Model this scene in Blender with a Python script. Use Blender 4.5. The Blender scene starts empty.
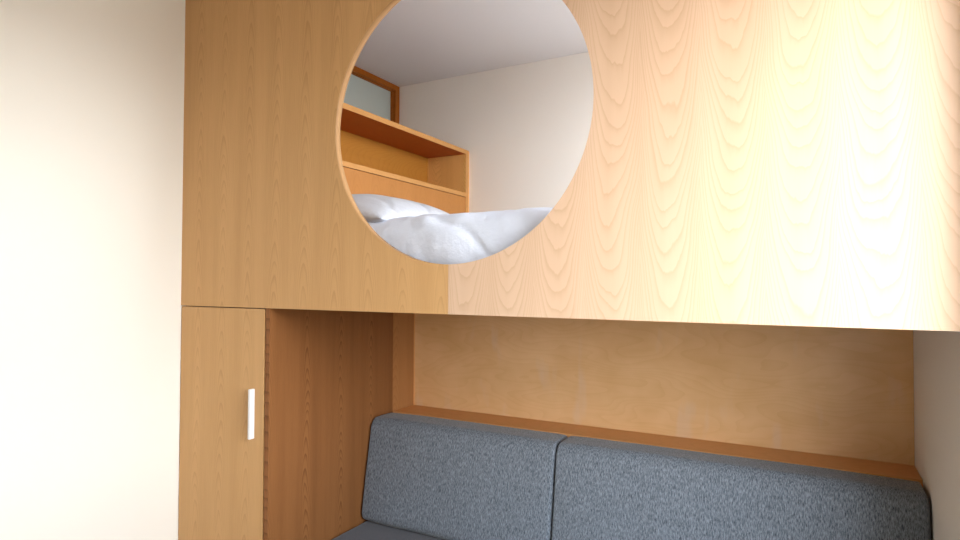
import bpy, bmesh, math, random
from mathutils import Vector, Matrix, noise
random.seed(4)
S = bpy.context.scene
C = S.collection
H = 1.58                      # camera height above the floor

# ------------------------------------------------------------ camera
F_PX, YAW, PITCH, ROLL = 608.99, 0.50135, 0.02128, 0.00428
cd = bpy.data.cameras.new('camera'); cam = bpy.data.objects.new('camera', cd); C.objects.link(cam)
cd.sensor_width = 36.0; cd.lens = F_PX / 960 * 36.0; cd.clip_start = 0.02
Fv = Vector((-math.sin(YAW)*math.cos(PITCH), math.cos(YAW)*math.cos(PITCH), math.sin(PITCH)))
Rv = Fv.cross(Vector((0, 0, 1))).normalized(); Uv = Rv.cross(Fv)
R2 = Rv*math.cos(ROLL) + Uv*math.sin(ROLL); U2 = -Rv*math.sin(ROLL) + Uv*math.cos(ROLL)
M3 = Matrix((R2, U2, -Fv)).transposed().to_4x4()
cam.matrix_world = Matrix.Translation((0, 0, H)) @ M3
S.camera = cam

# ------------------------------------------------------------ world, daylight, exposure
SKY = 17.0
w = bpy.data.worlds.new('sky'); S.world = w; w.use_nodes = True
wn = w.node_tree.nodes; wl = w.node_tree.links; wn.clear()
wo = wn.new('ShaderNodeOutputWorld'); bg = wn.new('ShaderNodeBackground')
tc = wn.new('ShaderNodeTexCoord'); sx = wn.new('ShaderNodeSeparateXYZ'); rp = wn.new('ShaderNodeValToRGB')
wl.new(tc.outputs['Generated'], sx.inputs[0]); 
mr = wn.new('ShaderNodeMapRange'); mr.inputs['From Min'].default_value = -1; mr.inputs['From Max'].default_value = 1
wl.new(sx.outputs['Z'], mr.inputs['Value']); wl.new(mr.outputs[0], rp.inputs[0])
e = rp.color_ramp.elements
e[0].position = 0.0; e[0].color = (.16, .145, .13, 1)
e[1].position = 1.0; e[1].color = (.62, .80, 1.0, 1)
m1 = rp.color_ramp.elements.new(.47); m1.color = (.20, .19, .175, 1)
m2 = rp.color_ramp.elements.new(.52); m2.color = (.95, .98, 1.0, 1)
bg.inputs['Strength'].default_value = SKY
wl.new(rp.outputs[0], bg.inputs[0]); wl.new(bg.outputs[0], wo.inputs[0])

def portal(name, loc, rot, sx_, sy_):
    l = bpy.data.lights.new(name, 'AREA'); l.shape = 'RECTANGLE'; l.size = sx_; l.size_y = sy_
    l.cycles.is_portal = True
    o = bpy.data.objects.new(name, l); C.objects.link(o); o.location = loc; o.rotation_euler = rot
XR = 0.32                     # inner face of the window wall
YREAR = -2.4
W3 = (.38, 1.62, 0.85, 2.62)      # window in the right wall near the bed front
W2 = (1.86, 3.25, 1.88, 2.82)      # small window beside the bed
portal('daylight', (XR+.21, (W3[0]+W3[1])/2, (W3[2]+W3[3])/2), (0, math.pi/2, 0), W3[3]-W3[2], W3[1]-W3[0])
portal('daylight', (XR+.21, (W2[0]+W2[1])/2, (W2[2]+W2[3])/2), (0, math.pi/2, 0), W2[3]-W2[2], W2[1]-W2[0])

S.view_settings.view_transform = 'Standard'; S.view_settings.look = 'None'
S.view_settings.exposure = 0.0; S.view_settings.gamma = 1.0; S.view_settings.use_curve_mapping = False

# ------------------------------------------------------------ materials
def newmat(name, rough=.5, spec=.3):
    m = bpy.data.materials.new(name); m.use_nodes = True
    b = m.node_tree.nodes['Principled BSDF']
    b.inputs['Roughness'].default_value = rough
    b.inputs['Specular IOR Level'].default_value = spec
    return m, m.node_tree.nodes, m.node_tree.links, b
class NB:
    """tiny node-math helper"""
    def __init__(s, n, l): s.n, s.l = n, l
    def put(s, sock, v):
        if hasattr(v, 'links') or hasattr(v, 'is_output'): s.l.new(v, sock)
        else: sock.default_value = v
    def m(s, op, a, b=0.0, c=0.0):
        q = s.n.new('ShaderNodeMath'); q.operation = op
        for i, v in enumerate((a, b, c)): s.put(q.inputs[i], v)
        return q.outputs[0]
    def noise(s, vec, scale, detail=2, rough=.5, dim='3D'):
        q = s.n.new('ShaderNodeTexNoise'); q.noise_dimensions = dim
        s.l.new(vec, q.inputs['Vector']); q.inputs['Scale'].default_value = scale
        q.inputs['Detail'].default_value = detail; q.inputs['Roughness'].default_value = rough
        return q.outputs['Fac']
    def comb(s, x, y, z=0.0):
        q = s.n.new('ShaderNodeCombineXYZ')
        for i, v in enumerate((x, y, z)): s.put(q.inputs[i], v)
        return q.outputs[0]
    def mix(s, f, a, b):
        q = s.n.new('ShaderNodeMix'); q.data_type = 'RGBA'
        s.put(q.inputs['Factor'], f)
        for k, v in ((6, a), (7, b)):
            if isinstance(v, tuple): q.inputs[k].default_value = (*v, 1)
            else: s.l.new(v, q.inputs[k])
        return q.outputs[2]
    def rng(s, v, a, b, c=0.0, d=1.0):
        q = s.n.new('ShaderNodeMapRange'); s.l.new(v, q.inputs[0])
        for i, k in enumerate((a, b, c, d)): q.inputs[i+1].default_value = k
        return q.outputs[0]

def veneer(name, light, dark, uax='X', vax='Z', leaf=.2, off=0.0, k=30.0, freq=27.0, sign=1.0, power=2.0,
           contrast=.6, rough=.42, shift=.37, spec=.12, fine=.25, warp=.06):
    """sliced veneer: leaves of width `leaf`, each with nested cathedral arches"""
    m, n, l, b = newmat(name, rough, spec); h = NB(n, l)
    t = n.new('ShaderNodeTexCoord'); s = n.new('ShaderNodeSeparateXYZ'); l.new(t.outputs['Object'], s.inputs[0])
    u0, v0 = s.outputs[uax], s.outputs[vax]
    wob = h.noise(h.comb(u0, v0), 2.2, 2)
    u1 = h.m('ADD', u0, h.m('MULTIPLY', h.m('SUBTRACT', wob, .5), warp*.6))
    q = h.m('DIVIDE', h.m('ADD', u1, off), leaf)
    idx = h.m('FLOOR', q)
    fr = h.m('MULTIPLY', h.m('SUBTRACT', h.m('SUBTRACT', q, idx), .5), leaf)     # -leaf/2..leaf/2
    par = h.m('MULTIPLY', h.m('POWER', h.m('ABSOLUTE', fr), power), k*sign)
    jit = h.m('MULTIPLY', h.noise(h.comb(h.m('MULTIPLY', u1, 34.0), h.m('MULTIPLY', v0, 7.0), idx), 1.0, 3), .055)
    bigj = h.m('MULTIPLY', h.noise(h.comb(h.m('MULTIPLY', u1, 5.0), h.m('MULTIPLY', v0, 2.0), idx), 1.0, 1), .25)
    val = h.m('SUBTRACT', h.m('ADD', v0, h.m('ADD', jit, bigj)), par)
    val = h.m('ADD', val, h.m('MULTIPLY', idx, shift))
    ph = h.m('MULTIPLY', val, freq)
    ph = h.m('ADD', ph, h.m('MULTIPLY', h.noise(h.comb(val, idx), 9.0, 1), 1.5))
    saw = h.m('FRACT', ph)
    line = h.m('POWER', saw, 4.0)                       # soft rise then a crisp ring edge
    line = h.m('MULTIPLY', line, h.rng(saw, .93, 1.0, 1, 0))
    fib = h.noise(h.comb(h.m('MULTIPLY', u0, 420.0), h.m('MULTIPLY', v0, 9.0)), 1.0, 3, .6)
    band = h.noise(h.comb(h.m('MULTIPLY', u0, 16.0), h.m('MULTIPLY', v0, .7)), 1.0, 2)
    f = h.m('MULTIPLY', line, contrast)
    f = h.m('ADD', f, h.m('MULTIPLY', h.m('SUBTRACT', fib, .5), fine))
    f = h.m('ADD', f, h.m('MULTIPLY', h.rng(band, .3, .7), .28))
    col = h.mix(h.rng(f, 0, 1), light, dark)
    l.new(col, b.inputs['Base Color'])
    bp = n.new('ShaderNodeBump'); bp.inputs['Strength'].default_value = .06; bp.inputs['Distance'].default_value = .001
    l.new(fib, bp.inputs['Height']); l.new(bp.outputs[0], b.inputs['Normal'])
    return m

def rotary(name, light, dark, uax='X', vax='Z'):
    """rotary-cut ply: grain runs along u with loose wandering figure"""
    m, n, l, b = newmat(name, .36, .45); h = NB(n, l)
    t = n.new('ShaderNodeTexCoord'); s = n.new('ShaderNodeSeparateXYZ'); l.new(t.outputs['Object'], s.inputs[0])
    u, v = s.outputs[uax], s.outputs[vax]
    fld = h.noise(h.comb(h.m('MULTIPLY', u, 1.1), h.m('MULTIPLY', v, 4.0)), 1.0, 2, .5)
    rings = h.m('FRACT', h.m('MULTIPLY', h.m('ADD', fld, h.m('MULTIPLY', v, .5)), 24.0))
    ln = h.m('MULTIPLY', h.m('POWER', rings, 3.0), .15)
    fib = h.noise(h.comb(h.m('MULTIPLY', u, 8.0), h.m('MULTIPLY', v, 300.0)), 1.0, 3, .6)
    blot = h.noise(h.comb(h.m('MULTIPLY', u, 3.2), h.m('MULTIPLY', v, 4.5)), 1.0, 3, .6)
    f = h.m('ADD', ln, h.m('MULTIPLY', h.m('SUBTRACT', fib, .5), .18))
    f = h.m('ADD', f, h.rng(blot, .3, .75, -.05, .45))
    col = h.mix(h.rng(f, 0, 1), light, dark)
    # pale scuffs left by people leaning on the wall
    sc = h.noise(h.comb(h.m('MULTIPLY', u, 11.0), h.m('MULTIPLY', v, 3.0), 3.7), 1.0, 2)
    col = h.mix(h.m('MULTIPLY', h.rng(sc, .60, .72), .30), col, (.80, .62, .48))
    l.new(col, b.inputs['Base Color'])
    return m

def plain(name, col, rough=.5, spec=.3, var=.04, scale=6.0):
    m, n, l, b = newmat(name, rough, spec); h = NB(n, l)
    t = n.new('ShaderNodeTexCoord')
    f = h.noise(t.outputs['Object'], scale, 3)
    a = tuple(min(1, c*(1+var)) for c in col); d = tuple(c*(1-var) for c in col)
    l.new(h.mix(f, a, d), b.inputs['Base Color'])
    return m

def woven(name, light, dark, mid, vax='Z', fleck=1.0):
    m, n, l, b = newmat(name, .95, .1); h = NB(n, l)
    b.inputs['Sheen Weight'].default_value = .25; b.inputs['Sheen Roughness'].default_value = .5
    t = n.new('ShaderNodeTexCoord'); s = n.new('ShaderNodeSeparateXYZ'); l.new(t.outputs['Object'], s.inputs[0])
    x, y, z = s.outputs
    if vax == 'Z': v = h.comb(h.m('MULTIPLY', x, 390.0), h.m('MULTIPLY', y, 150.0), h.m('MULTIPLY', z, 72.0))
    else: v = h.comb(h.m('MULTIPLY', x, 300.0), h.m('MULTIPLY', y, 200.0), h.m('MULTIPLY', z, 200.0))
    f1 = h.noise(v, 1.0, 2, .6)
    f2 = h.noise(t.outputs['Object'], 600.0, 1)
    f = h.rng(h.m('ADD', h.m('MULTIPLY', f1, .75), h.m('MULTIPLY', f2, .25)), .5-.17/fleck, .5+.17/fleck)
    col = h.mix(f, dark, light)
    l.new(col, b.inputs['Base Color'])
    bp = n.new('ShaderNodeBump'); bp.inputs['Strength'].default_value = .35; bp.inputs['Distance'].default_value = .0015
    l.new(f1, bp.inputs['Height']); l.new(bp.outputs[0], b.inputs['Normal'])
    return m

def linen(name, col):
    m, n, l, b = newmat(name, .85, .15); h = NB(n, l)
    t = n.new('ShaderNodeTexCoord')
    f = h.noise(t.outputs['Object'], 900.0, 1)
    l.new(h.mix(f, tuple(min(1, c*1.02) for c in col), tuple(c*.97 for c in col)), b.inputs['Base Color'])
    cr = h.noise(t.outputs['Object'], 13.0, 4, .55)
    bp = n.new('ShaderNodeBump'); bp.inputs['Strength'].default_value = .35; bp.inputs['Distance'].default_value = .02
    l.new(cr, bp.inputs['Height']); l.new(bp.outputs[0], b.inputs['Normal'])
    return m

MT = {}
MT['front_l'] = veneer('ash_veneer_straight', (.69, .405, .175), (.46, .24, .075), leaf=.155, off=1.02, k=190, freq=13, sign=-1,
                       contrast=.5, fine=.5, shift=.23, spec=.3)
MT['front_r'] = veneer('ash_veneer_cathedral', (.73, .505, .345), (.59, .375, .225), leaf=.162, off=.916, k=260, freq=15, sign=1, power=2.6,
                       contrast=.8, fine=.14, shift=.11, rough=.38, spec=.3)
MT['side'] = veneer('ash_veneer_alcove_shaded', (.31, .128, .044), (.12, .040, .011), uax='Y', leaf=.215, off=.1095, k=200, freq=19, sign=-1,
                    contrast=.8, fine=.35, shift=.04, spec=.12)  # darker veneer sheet; part of the alcove's shade is put into its colour
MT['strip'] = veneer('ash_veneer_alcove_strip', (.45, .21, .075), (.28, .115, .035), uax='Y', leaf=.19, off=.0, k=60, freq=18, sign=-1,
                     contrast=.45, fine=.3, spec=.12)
MT['back'] = rotary('rotary_cut_plywood', (.88, .56, .28), (.66, .35, .105))
MT['ledge'] = veneer('reddish_ledge_wood', (.84, .43, .17), (.68, .33, .11), uax='Y', vax='X', leaf=.25, k=20, freq=14, contrast=.3)
MT['edge'] = veneer('edge_banding', (.42, .235, .105), (.35, .19, .08), uax='Y', vax='Z', leaf=.2, k=5, freq=5, contrast=.1, fine=.2)
MT['band'] = veneer('cabinet_edge_banding', (.53, .265, .09), (.44, .20, .06), uax='Y', vax='Z', leaf=.2, k=5, freq=5, contrast=.1, fine=.2)
MT['head'] = veneer('headboard_veneer', (.44, .19, .055), (.31, .12, .028), uax='Y', leaf=.14, off=.06, k=60, freq=18, sign=-1,
                    contrast=.3, fine=.4, spec=.12)
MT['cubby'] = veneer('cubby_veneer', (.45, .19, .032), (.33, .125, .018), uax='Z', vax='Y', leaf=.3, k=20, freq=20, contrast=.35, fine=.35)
MT['cubby_end'] = veneer('cubby_end_veneer', (.86, .50, .17), (.62, .31, .08), uax='X', vax='Z', leaf=.22, off=.02, k=45, freq=32, sign=1,
                         contrast=.6, fine=.3, spec=.12)
MT['shelf'] = veneer('shelf_underside_shaded', (.42, .085, .011), (.34, .065, .008), uax='X', vax='Y', leaf=.3, k=10, freq=12, contrast=.3)  # wood colour with occlusion and red bounce light below the board mixed in
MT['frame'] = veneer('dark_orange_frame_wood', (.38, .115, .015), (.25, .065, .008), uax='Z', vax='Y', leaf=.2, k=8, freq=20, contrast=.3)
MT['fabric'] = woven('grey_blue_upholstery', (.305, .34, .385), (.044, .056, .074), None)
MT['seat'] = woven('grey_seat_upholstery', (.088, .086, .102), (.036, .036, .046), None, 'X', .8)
MT['duvet'] = linen('white_cotton_duvet', (.72, .76, .86))
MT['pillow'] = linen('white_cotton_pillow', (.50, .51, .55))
MT['sheet'] = linen('white_sheet', (.70, .73, .79))
MT['wall'] = plain('painted_plaster', (.92, .885, .81), .8, .2, .015, 3)
MT['ceil'] = plain('painted_ceiling', (.74, .70, .665), .85, .15, .01, 2)
MT['floor'] = veneer('oak_floor', (.52, .38, .25), (.36, .24, .14), uax='X', vax='Y', leaf=.12, k=20, freq=12, contrast=.3)
MT['white'] = plain('white_window_frame', (.8, .8, .8), .4, .4, .01)
def glassmat():
    m, n, l, b = newmat('frosted_glass', .45, .5)
    b.inputs['Base Color'].default_value = (.70, .78, .73, 1)
    b.inputs['Transmission Weight'].default_value = .35
    return m
MT['frost'] = glassmat()

# ------------------------------------------------------------ mesh helpers
def link(name, bm, mat, parent=None, smooth=False):
    me = bpy.data.meshes.new(name); bm.normal_update(); bm.to_mesh(me); bm.free()
    o = bpy.data.objects.new(name, me); C.objects.link(o)
    if isinstance(mat, (list, tuple)):
        for q in mat: me.materials.append(q)
    else: me.materials.append(mat)
    if smooth:
        for p in me.polygons: p.use_smooth = True
    if parent: o.parent = parent; o.matrix_parent_inverse = parent.matrix_world.inverted()
    return o
def tag(o, label, cat, group=None):
    o['label'] = label; o['category'] = cat
    if group: o['group'] = group
    return o
def empty(name, loc, label, cat, group=None):
    o = bpy.data.objects.new(name, None); C.objects.link(o); o.location = loc
    o.empty_display_size = .1; bpy.context.view_layer.update()
    return tag(o, label, cat, group)
def struct(name, bm, mat, parent=None, label=None):
    o = link(name, bm, mat, parent)
    if not parent: o['kind'] = 'structure'
    return o
def addbox(bm, x0, x1, y0, y1, z0, z1, mi=0):
    vs = [bm.verts.new((x, y, z)) for x in (x0, x1) for y in (y0, y1) for z in (z0, z1)]
    for f in ((0, 1, 3, 2), (4, 6, 7, 5), (0, 4, 5, 1), (2, 3, 7, 6), (0, 2, 6, 4), (1, 5, 7, 3)):
        fc = bm.faces.new([vs[i] for i in f]); fc.material_index = mi
def box(x0, x1, y0, y1, z0, z1, bev=0.0):
    bm = bmesh.new(); addbox(bm, x0, x1, y0, y1, z0, z1); bmesh.ops.recalc_face_normals(bm, faces=bm.faces)
    if bev: bmesh.ops.bevel(bm, geom=bm.edges[:], offset=bev, segments=2, affect='EDGES', profile=.6)
    return bm

# ------------------------------------------------------------ the room
d = 1.7264                    # plane of the wooden front
TH = .028                     # its thickness
XW = -2.451                   # left wall of the room
YF = 3.329                    # wall behind the bed
ZC = H + 1.3252               # ceiling
XL = -1.90                    # left side of the alcove / face of the headboard
XN = XR-.001                      # right side of the alcove
YB = 2.7308                   # back of the alcove
ZL = H - .660                 # ledge
ZS = H - 1.138                # seat
ZB = H - .1047                # lower edge of the front
CX, CZ, R0 = -1.06635, H + .5616, .5

struct('floor', box(XW-.9, XR+.2, YREAR-.1, YF+.1, -.1, 0), MT['floor'])
struct('ceiling', box(XW-.9, XR+.2, YREAR-.1, YF+.1, ZC, ZC+.1), MT['ceil'])
struct('wall_far', box(XW-.9, XR+.2, YF, YF+.1, 0, ZC), MT['wall'])
struct('wall_rear', box(XW-.1, XR+.2, YREAR-.1, YREAR, 0, ZC), MT['wall'])
# right (outer) wall with its two window openings
bm = bmesh.new()
ys = [YREAR, W3[0], W3[1], W2[0], W2[1], YF]
for i in range(5):
    a, b_ = ys[i], ys[i+1]
    if i == 1: spans = [(0, W3[2]), (W3[3], ZC)]
    elif i == 3: spans = [(0, W2[2]), (W2[3], ZC)]
    else: spans = [(0, ZC)]
    for z0, z1 in spans: addbox(bm, XR, XR+.2, a, b_, z0, z1)
struct('wall_right', bm, MT['wall'])
def win(name, a, b_, z0, z1, nm):
    bm = bmesh.new(); t = .05; x0, x1 = XR+.09, XR+.15
    addbox(bm, x0, x1, a, b_, z0, z0+t); addbox(bm, x0, x1, a, b_, z1-t, z1)
    for k in range(nm+1):
        y = a + (b_-a-t)*k/nm; addbox(bm, x0, x1, y, y+t, z0+t, z1-t)
    struct(name, bm, MT['white'])
win('window_1', *W3, 1); win('window_2', *W2, 1)
# left wall with the transom opening near the ceiling
TY0, TZ0 = 1.76, H + .83
bm = bmesh.new()
addbox(bm, XW-.1, XW, YREAR, TY0, 0, ZC); addbox(bm, XW-.1, XW, TY0, YF, 0, TZ0)
struct('wall_left', bm, MT['wall'])
bm = bmesh.new(); addbox(bm, XW-.9, XW-.85, YREAR, YF, 0, ZC); addbox(bm, XW-.85, XW-.1, YREAR-.1, YREAR, 0, ZC)
struct('wall_left_corridor', bm, MT['wall'])
# transom window
w3 = empty('window_3', (XW, 2.5, TZ0), 'frosted glass transom in an orange-brown wooden frame above the headboard shelf', 'window')
del w3['label']; del w3['category']; w3['kind'] = 'structure'
bm = bmesh.new(); fx0, fx1 = XW-.06, XW+.0
addbox(bm, fx0, fx1, TY0, YF-.001, ZC-.036, ZC-.001)
addbox(bm, fx0, fx1, TY0, YF-.001, TZ0, TZ0+.04)
addbox(bm, fx0, fx1, YF-.046, YF-.001, TZ0+.04, ZC-.036)
addbox(bm, fx0, fx1, TY0, TY0+.06, TZ0+.04, ZC-.036)
addbox(bm, fx0-.005, fx1-.018, TY0+.06, YF-.046, ZC-.043, ZC-.036)      # inner bead
addbox(bm, fx0-.005, fx1-.018, YF-.054, YF-.046, TZ0+.04, ZC-.043)
link('window_frame', bm, MT['frame'], w3)
link('window_pane', box(XW-.042, XW-.036, TY0+.06, YF-.054, TZ0+.04, ZC-.043), MT['frost'], w3)

# ------------------------------------------------------------ loft bed enclosure: front with the round opening
def front_panel(x0, x1, z0, z1, side):
    """half of the panel; circle cut from its inner edge, with the rim as a second material"""
    bm = bmesh.new(); N = 96
    # outline in (x,z): arc of the half circle on this side
    arc = []
    for i in range(N+1):
        a = -math.pi/2 + math.pi*i/N
        arc.append((CX + side*R0*math.cos(a), CZ + R0*math.sin(a)))
    xo = x0 if side < 0 else x1
    outer = []
    for i in range(N+1):
        a = -math.pi/2 + math.pi*i/N
        ca, sa = math.cos(a), math.sin(a)
        # ray from the centre to the rectangle
        tx = (abs(xo-CX))/ca if ca > 1e-6 else 1e9
        tz = ((z1-CZ)/sa if sa > 1e-6 else ((z0-CZ)/sa if sa < -1e-6 else 1e9))
        t = min(tx, tz); outer.append([CX+side*t*ca, CZ+t*sa])
    # snap the nearest samples to the rectangle's corners
    for cz_ in (z0, z1):
        j = min(range(N+1), key=lambda i: (outer[i][0]-xo)**2+(outer[i][1]-cz_)**2); outer[j] = [xo, cz_]
    def layer(y):
        return [bm.verts.new((p[0], y, p[1])) for p in arc], [bm.verts.new((p[0], y, p[1])) for p in outer]
    fa, fo = layer(d); ba, bo = layer(d+TH)
    for i in range(N):
        bm.faces.new((fa[i], fa[i+1], fo[i+1], fo[i])); bm.faces.new((ba[i], bo[i], bo[i+1], ba[i+1]))
        f = bm.faces.new((fa[i], ba[i], ba[i+1], fa[i+1])); f.material_index = 1; f.smooth = True
        bm.faces.new((fo[i], fo[i+1], bo[i+1], bo[i]))
    for i in (0, N): bm.faces.new((fa[i], fo[i], bo[i], ba[i]))
    bmesh.ops.recalc_face_normals(bm, faces=bm.faces)
    return bm
le = empty('loft_bed_enclosure', (CX, d, 0), 'pale wooden front of the loft bed with a large round opening above the grey sofa', 'bed enclosure')
GAP = .0014
o = link('front_panel', front_panel(XW, CX-GAP, ZB, ZC, -1), [MT['front_l'], MT['edge']], le)
o['label'] = 'tan straight-grained panel half left of the seam'
# shift the two halves apart by a hairline so that the joint reads
for v in o.data.vertices:
    if abs(v.co.x-CX) < 1e-4: v.co.x -= GAP
o = link('front_panel', front_panel(CX+GAP, XR, ZB, ZC, 1), [MT['front_r'], MT['edge']], le)
o['label'] = 'cream panel half with bold arched grain right of the seam'
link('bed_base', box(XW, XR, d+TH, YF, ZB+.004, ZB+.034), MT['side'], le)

# ------------------------------------------------------------ headboard cabinet
ZT = H + .8311
hb = empty('headboard_cabinet', (-2.1, 2.5, ZB+.034), 'honey wooden headboard cabinet with a long open shelf niche at the head of the bed', 'headboard')
Y0, YE = d+TH+.001, 3.312
cb = XL - .285                # back of the niche
zb0, zb1 = H + .536, H + .561  # bottom board of the niche
bx = lambda n, m, *a, bev=.0012: link(n, box(*a, bev=bev), m, hb)
t_ = .0265; te = .034
def board(n, x0, x1, y0, y1, z0, z1, body, edge):
    """board with a paler banded front edge (facing +X)"""
    p = link(n, box(x0, x1-.0015, y0, y1, z0, z1), body, hb)
    link('edge_band', box(x1-.0015, x1, y0, y1, z0, z1), edge, p)
    return p
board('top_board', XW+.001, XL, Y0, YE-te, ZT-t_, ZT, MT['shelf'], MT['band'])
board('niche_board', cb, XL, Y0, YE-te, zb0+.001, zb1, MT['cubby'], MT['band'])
board('end_panel', XW+.001, XL, YE-te, YE, ZB+.034, ZT, MT['cubby_end'], MT['band'])
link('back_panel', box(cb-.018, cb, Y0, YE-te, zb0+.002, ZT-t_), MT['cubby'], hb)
link('lower_panel', box(XL-.021, XL-.001, Y0, YE-te-.0005, ZB+.034, zb0-.0022, .001), MT['head'], hb)
link('filler_strip', box(XW+.001, XL-.006, YE, YF, ZB+.034, ZT-.002), MT['ledge'], hb)

# ------------------------------------------------------------ alcove below
al = empty('alcove_lining', (XL, d, 0), 'orange-brown wooden lining of the alcove behind the grey backrest cushions', 'wall panelling')
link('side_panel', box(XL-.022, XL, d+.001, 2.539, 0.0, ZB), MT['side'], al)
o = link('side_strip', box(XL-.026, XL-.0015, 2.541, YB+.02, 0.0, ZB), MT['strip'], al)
link('back_panel', box(XL-.0015, XN, YB, YB+.02, 0.0, ZB), MT['back'], al)
link('corner_bead', box(XL-.0015, XL+.003, YB-.004, YB, ZL, ZB), MT['ledge'], al)
lg = link('ledge', box(XL, XN, 2.541, YB, ZL-.03, ZL, .0015), MT['ledge'])
tag(lg, 'narrow reddish-brown wooden ledge running behind the grey backrest cushions', 'ledge')
bn = empty('bench', ((XL+XN)/2, 2.1, 0), 'wooden bench box carrying the grey seat cushion under the loft bed', 'bench')
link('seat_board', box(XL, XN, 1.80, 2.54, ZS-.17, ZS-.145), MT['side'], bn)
link('front_board', box(XL, XN, 1.80, 1.82, 0.06, ZS-.17), MT['front_l'], bn)
link('plinth', box(XL, XN, 1.85, 1.87, 0.0, 0.06), MT['ledge'], bn)
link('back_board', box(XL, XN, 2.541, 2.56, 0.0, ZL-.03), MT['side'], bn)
# closed cupboard fronts either side of the alcove, outside the photograph
def cupboard(x0, x1, label, hx):
    q = empty('cupboard', ((x0+x1)/2, d, 0), label, 'cupboard')
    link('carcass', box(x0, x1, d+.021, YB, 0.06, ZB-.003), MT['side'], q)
    link('plinth', box(x0, x1, d+.05, d+.07, 0, 0.06), MT['ledge'], q)
    dr = link('door', box(x0+.002, x1-.002, d, d+.0205, 0.06, ZB-.004, .001), MT['front_l'], q)
    link('handle', box(hx, hx+.012, d-.025, d, .95, 1.15, .003), MT['white'], dr)
cupboard(XW+.002, XL-.027, 'tall tan wooden cupboard left of the sofa alcove', XL-.09)

# ------------------------------------------------------------ cushions
def cushion_bm(x0, x1, y0, y1, z0, z1, r, bulge=.008, n=22, shear=0.0, seed=0, rx=None):
    bm = bmesh.new()
    c = Vector(((x0+x1)/2, (y0+y1)/2, (z0+z1)/2)); h = Vector(((x1-x0)/2, (y1-y0)/2, (z1-z0)/2))
    rr = (rx or r, r, r)
    bmesh.ops.create_cube(bm, size=2.0)
    bmesh.ops.subdivide_edges(bm, edges=bm.edges[:], cuts=2*n+1, use_grid_fill=True)
    for v in bm.verts:
        p = v.co.copy(); q = Vector()
        for i in range(3):
            s = p[i]; inner = h[i]-rr[i]
            # remap so that plenty of rings fall in the rounded edge
            m_ = abs(s); k = .70
            a = m_/k*inner if m_ < k else inner + (m_-k)/(1-k)*rr[i]
            q[i] = math.copysign(a, s)
        core = Vector([max(-(h[i]-rr[i]), min(h[i]-rr[i], q[i])) for i in range(3)])
        dlt = Vector([(q[i]-core[i])/rr[i] for i in range(3)])
        if dlt.length > 1e-9:
            mx = max(abs(dlt[0]), abs(dlt[1]), abs(dlt[2])); dlt = dlt.normalized()*mx
        q = core+Vector([dlt[i]*rr[i] for i in range(3)])
        u = [q[i]/h[i] for i in range(3)]
        # soft filling
        b_ = bulge*(1-abs(u[0])**6)*(1-u[2]**4)
        q[1] += math.copysign(b_, q[1]) if abs(u[1]) > .6 else 0
        bz = bulge*.6*(1-abs(u[0])**8)*(1-u[1]**4)
        q[2] += math.copysign(bz, q[2]) if abs(u[2]) > .6 else 0
        wv = noise.noise(Vector((q[0]*5+seed, q[1]*5, q[2]*5)))*.004
        q += Vector((0, wv, wv*.5)) if r > .02 else Vector()
        if shear:
            q[1] += shear*(q[2]+h[2])/(2*h[2])*(h[1]-q[1])/(2*h[1])
        v.co = c+q
    return bm
BT = H - .659
def backrest(x0, x1, label, seed):
    t = empty('backrest_cushion', ((x0+x1)/2, 2.42, ZS), label, 'cushion', 'backrest cushions of the alcove sofa')
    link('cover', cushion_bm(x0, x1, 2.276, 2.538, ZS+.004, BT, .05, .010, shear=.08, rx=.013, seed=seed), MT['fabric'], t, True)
backrest(XL+.004, -.9365, 'left grey-blue woven backrest cushion against the wooden side wall', 1)
backrest(-.9355, XN-.003, 'right grey-blue woven backrest cushion, nearer the window, cut by the picture edge', 7)
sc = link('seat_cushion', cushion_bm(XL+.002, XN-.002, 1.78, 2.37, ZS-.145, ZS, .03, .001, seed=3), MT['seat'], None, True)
tag(sc, 'dark grey seat cushion on the bench in front of the backrests', 'seat cushion')

# ------------------------------------------------------------ bedding
MZ = H + .185                  # top of the mattress
ma = link('mattress', cushion_bm(-1.885, .25, 1.83, 3.27, ZB+.036, MZ, .05, .004, seed=9), MT['sheet'], None, True)
tag(ma, 'mattress in a white fitted sheet seen at the lower left of the round opening', 'mattress')

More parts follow.
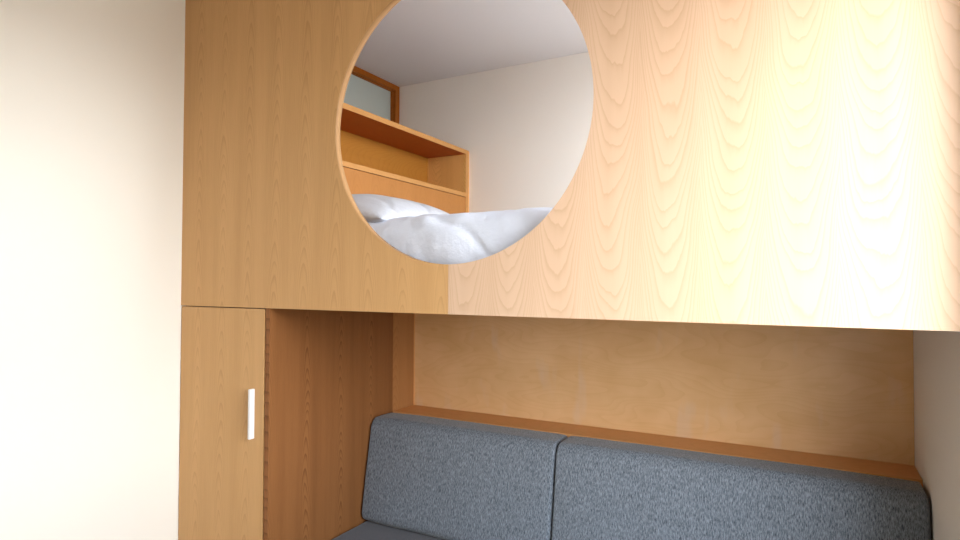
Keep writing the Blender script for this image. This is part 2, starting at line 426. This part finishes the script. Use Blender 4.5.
def fbm(x, y, z, o=3):
    s, a, f = 0, 1, 1
    for _ in range(o): s += a*noise.noise(Vector((x*f, y*f, z*f))); a *= .5; f *= 2.1
    return s
def duvet():
    bm = bmesh.new(); NU, NV = 210, 150
    x0, x1 = -1.60, .24
    # profile over the bed: list of (y, z)
    prof = [(1.800, 1.585), (1.788, 1.62), (1.783, 1.66), (1.785, 1.71), (1.798, 1.764), (1.832, 1.804), (1.890, 1.828), (1.97, 1.837),
            (2.10, 1.838), (2.4, 1.836), (2.8, 1.834), (3.10, 1.83), (3.20, 1.81), (3.265, 1.77), (3.285, 1.70), (3.285, 1.60)]
    L = [0]
    for a, b_ in zip(prof, prof[1:]): L.append(L[-1]+math.hypot(b_[0]-a[0], b_[1]-a[1]))
    def at(s):
        s *= L[-1]
        for i in range(len(prof)-1):
            if s <= L[i+1] or i == len(prof)-2:
                t = (s-L[i])/(L[i+1]-L[i]); break
        P = [Vector(prof[max(0, min(len(prof)-1, j))]) for j in (i-1, i, i+1, i+2)]
        return .5*((2*P[1])+(-P[0]+P[2])*t+(2*P[0]-5*P[1]+4*P[2]-P[3])*t*t+(-P[0]+3*P[1]-3*P[2]+P[3])*t**3)
    rows = []
    for j in range(NV+1):
        s = (j/NV)**1.7
        p = at(s); q = at(min(1, s+.002)); r = at(max(0, s-.002)); tg = (q-r).normalized(); nr = Vector((-tg[1], tg[0]))
        if nr[0]*(p[0]-2.5)+nr[1]*(p[1]-1.5) < 0: nr = -nr
        row = []
        for i in range(NU+1):
            u = i/NU
            skew = .10*math.sin(s*9)+.07*fbm(0, s*6, 5)
            x = x0+(x1-x0)*u
            if u < .12: x += skew*(1-u/.12)*.5
            # thin towards the head edge
            back = max(0, min(1, (s*L[-1]-.30)/.25)); x += .22*back*back*(3-2*back)*max(0, 1-u/.25)
            e_ = min(1, u/.035); edge = (1-math.sqrt(max(0, 1-(1-e_)**2)))
            sl = s*L[-1]
            # diagonal drag folds + broad puffs
            f = .007*fbm(x*2.6, sl*2.2, 1.0, 2)
            dgl = x*1.0+sl*.75
            f += .007*(1 if sl < .2 else max(0, 1-(sl-.2)/.2))*max(0, math.sin(dgl*17+2.2*fbm(x*2, sl*2, 8, 2)))**2 * (.4+.6*max(0, fbm(x*2+4, sl*2, 2, 1)+.5))
            f += .003*fbm(x*10, sl*6, 3.0, 2)
            f -= .006*max(0, math.sin(x*14+sl*22+2*fbm(x*3, sl*3, 6, 2)))**8*max(0, min(1, (.45-abs(x+1.25))/.2))
            f -= edge*.035 + .006*max(0, 1-u/.16)**1.5
            pp = p+nr*f
            y = max(pp[0], 1.764) if pp[1] < 1.95 and s < .5 else pp[0]
            row.append(bm.verts.new((x, y, pp[1])))
        rows.append(row)
    for j in range(NV):
        for i in range(NU): bm.faces.new((rows[j][i], rows[j][i+1], rows[j+1][i+1], rows[j+1][i]))
    bmesh.ops.recalc_face_normals(bm, faces=bm.faces)
    if sum(f.normal.z for f in bm.faces) < 0: bmesh.ops.reverse_faces(bm, faces=bm.faces)
    o = link('duvet', bm, MT['duvet'], None, True)
    m_ = o.modifiers.new('thick', 'SOLIDIFY'); m_.thickness = .018; m_.offset = -1
    return o
tag(duvet(), 'white duvet lying over the loft mattress in the round opening', 'duvet')

def pillow():
    bm = bmesh.new(); N = 90; hx, hy, hz = .24, .375, .097
    def surf(u, v, s):
        a = max(0, 1-abs(u)**2.5); b_ = max(0, 1-abs(v)**2.2)
        t = (a*b_)**.55
        pinch = 1-.07*(1-abs(v)**2)*0 - .06*abs(u)**3*(1-abs(v)) - .0
        x = u*hx*(1-.05*(1-v*v)*abs(u)); y = v*hy*(1-.05*(1-u*u)*abs(v))
        z = s*hz*t
        z += s*t*.006*fbm(x*5, y*4, s*2, 2)
        z -= s*t*.011*max(0, math.sin(y*26+x*9+2.5*fbm(x*5, y*5, 7, 2)))**4*max(0, min(1, (u+.1)/.5))
        return Vector((x, y, z))
    for s in (1, -1):
        g = [[bm.verts.new(surf(math.sin((-1+2*i/N)*math.pi/2), math.sin((-1+2*j/N)*math.pi/2), s)) for i in range(N+1)] for j in range(N+1)]
        for j in range(N):
            for i in range(N):
                q = (g[j][i], g[j][i+1], g[j+1][i+1], g[j+1][i])
                bm.faces.new(q if s > 0 else q[::-1])
    bmesh.ops.remove_doubles(bm, verts=bm.verts[:], dist=1e-5)
    M_ = Matrix.Translation((-1.655, 2.19, MZ+.099)) @ Matrix.Rotation(math.radians(9), 4, 'Y') @ Matrix.Rotation(math.radians(1), 4, 'X')
    bm.transform(M_)
    return link('pillow', bm, MT['pillow'], None, True)
tag(pillow(), 'plump white pillow leaning against the wooden headboard', 'pillow')
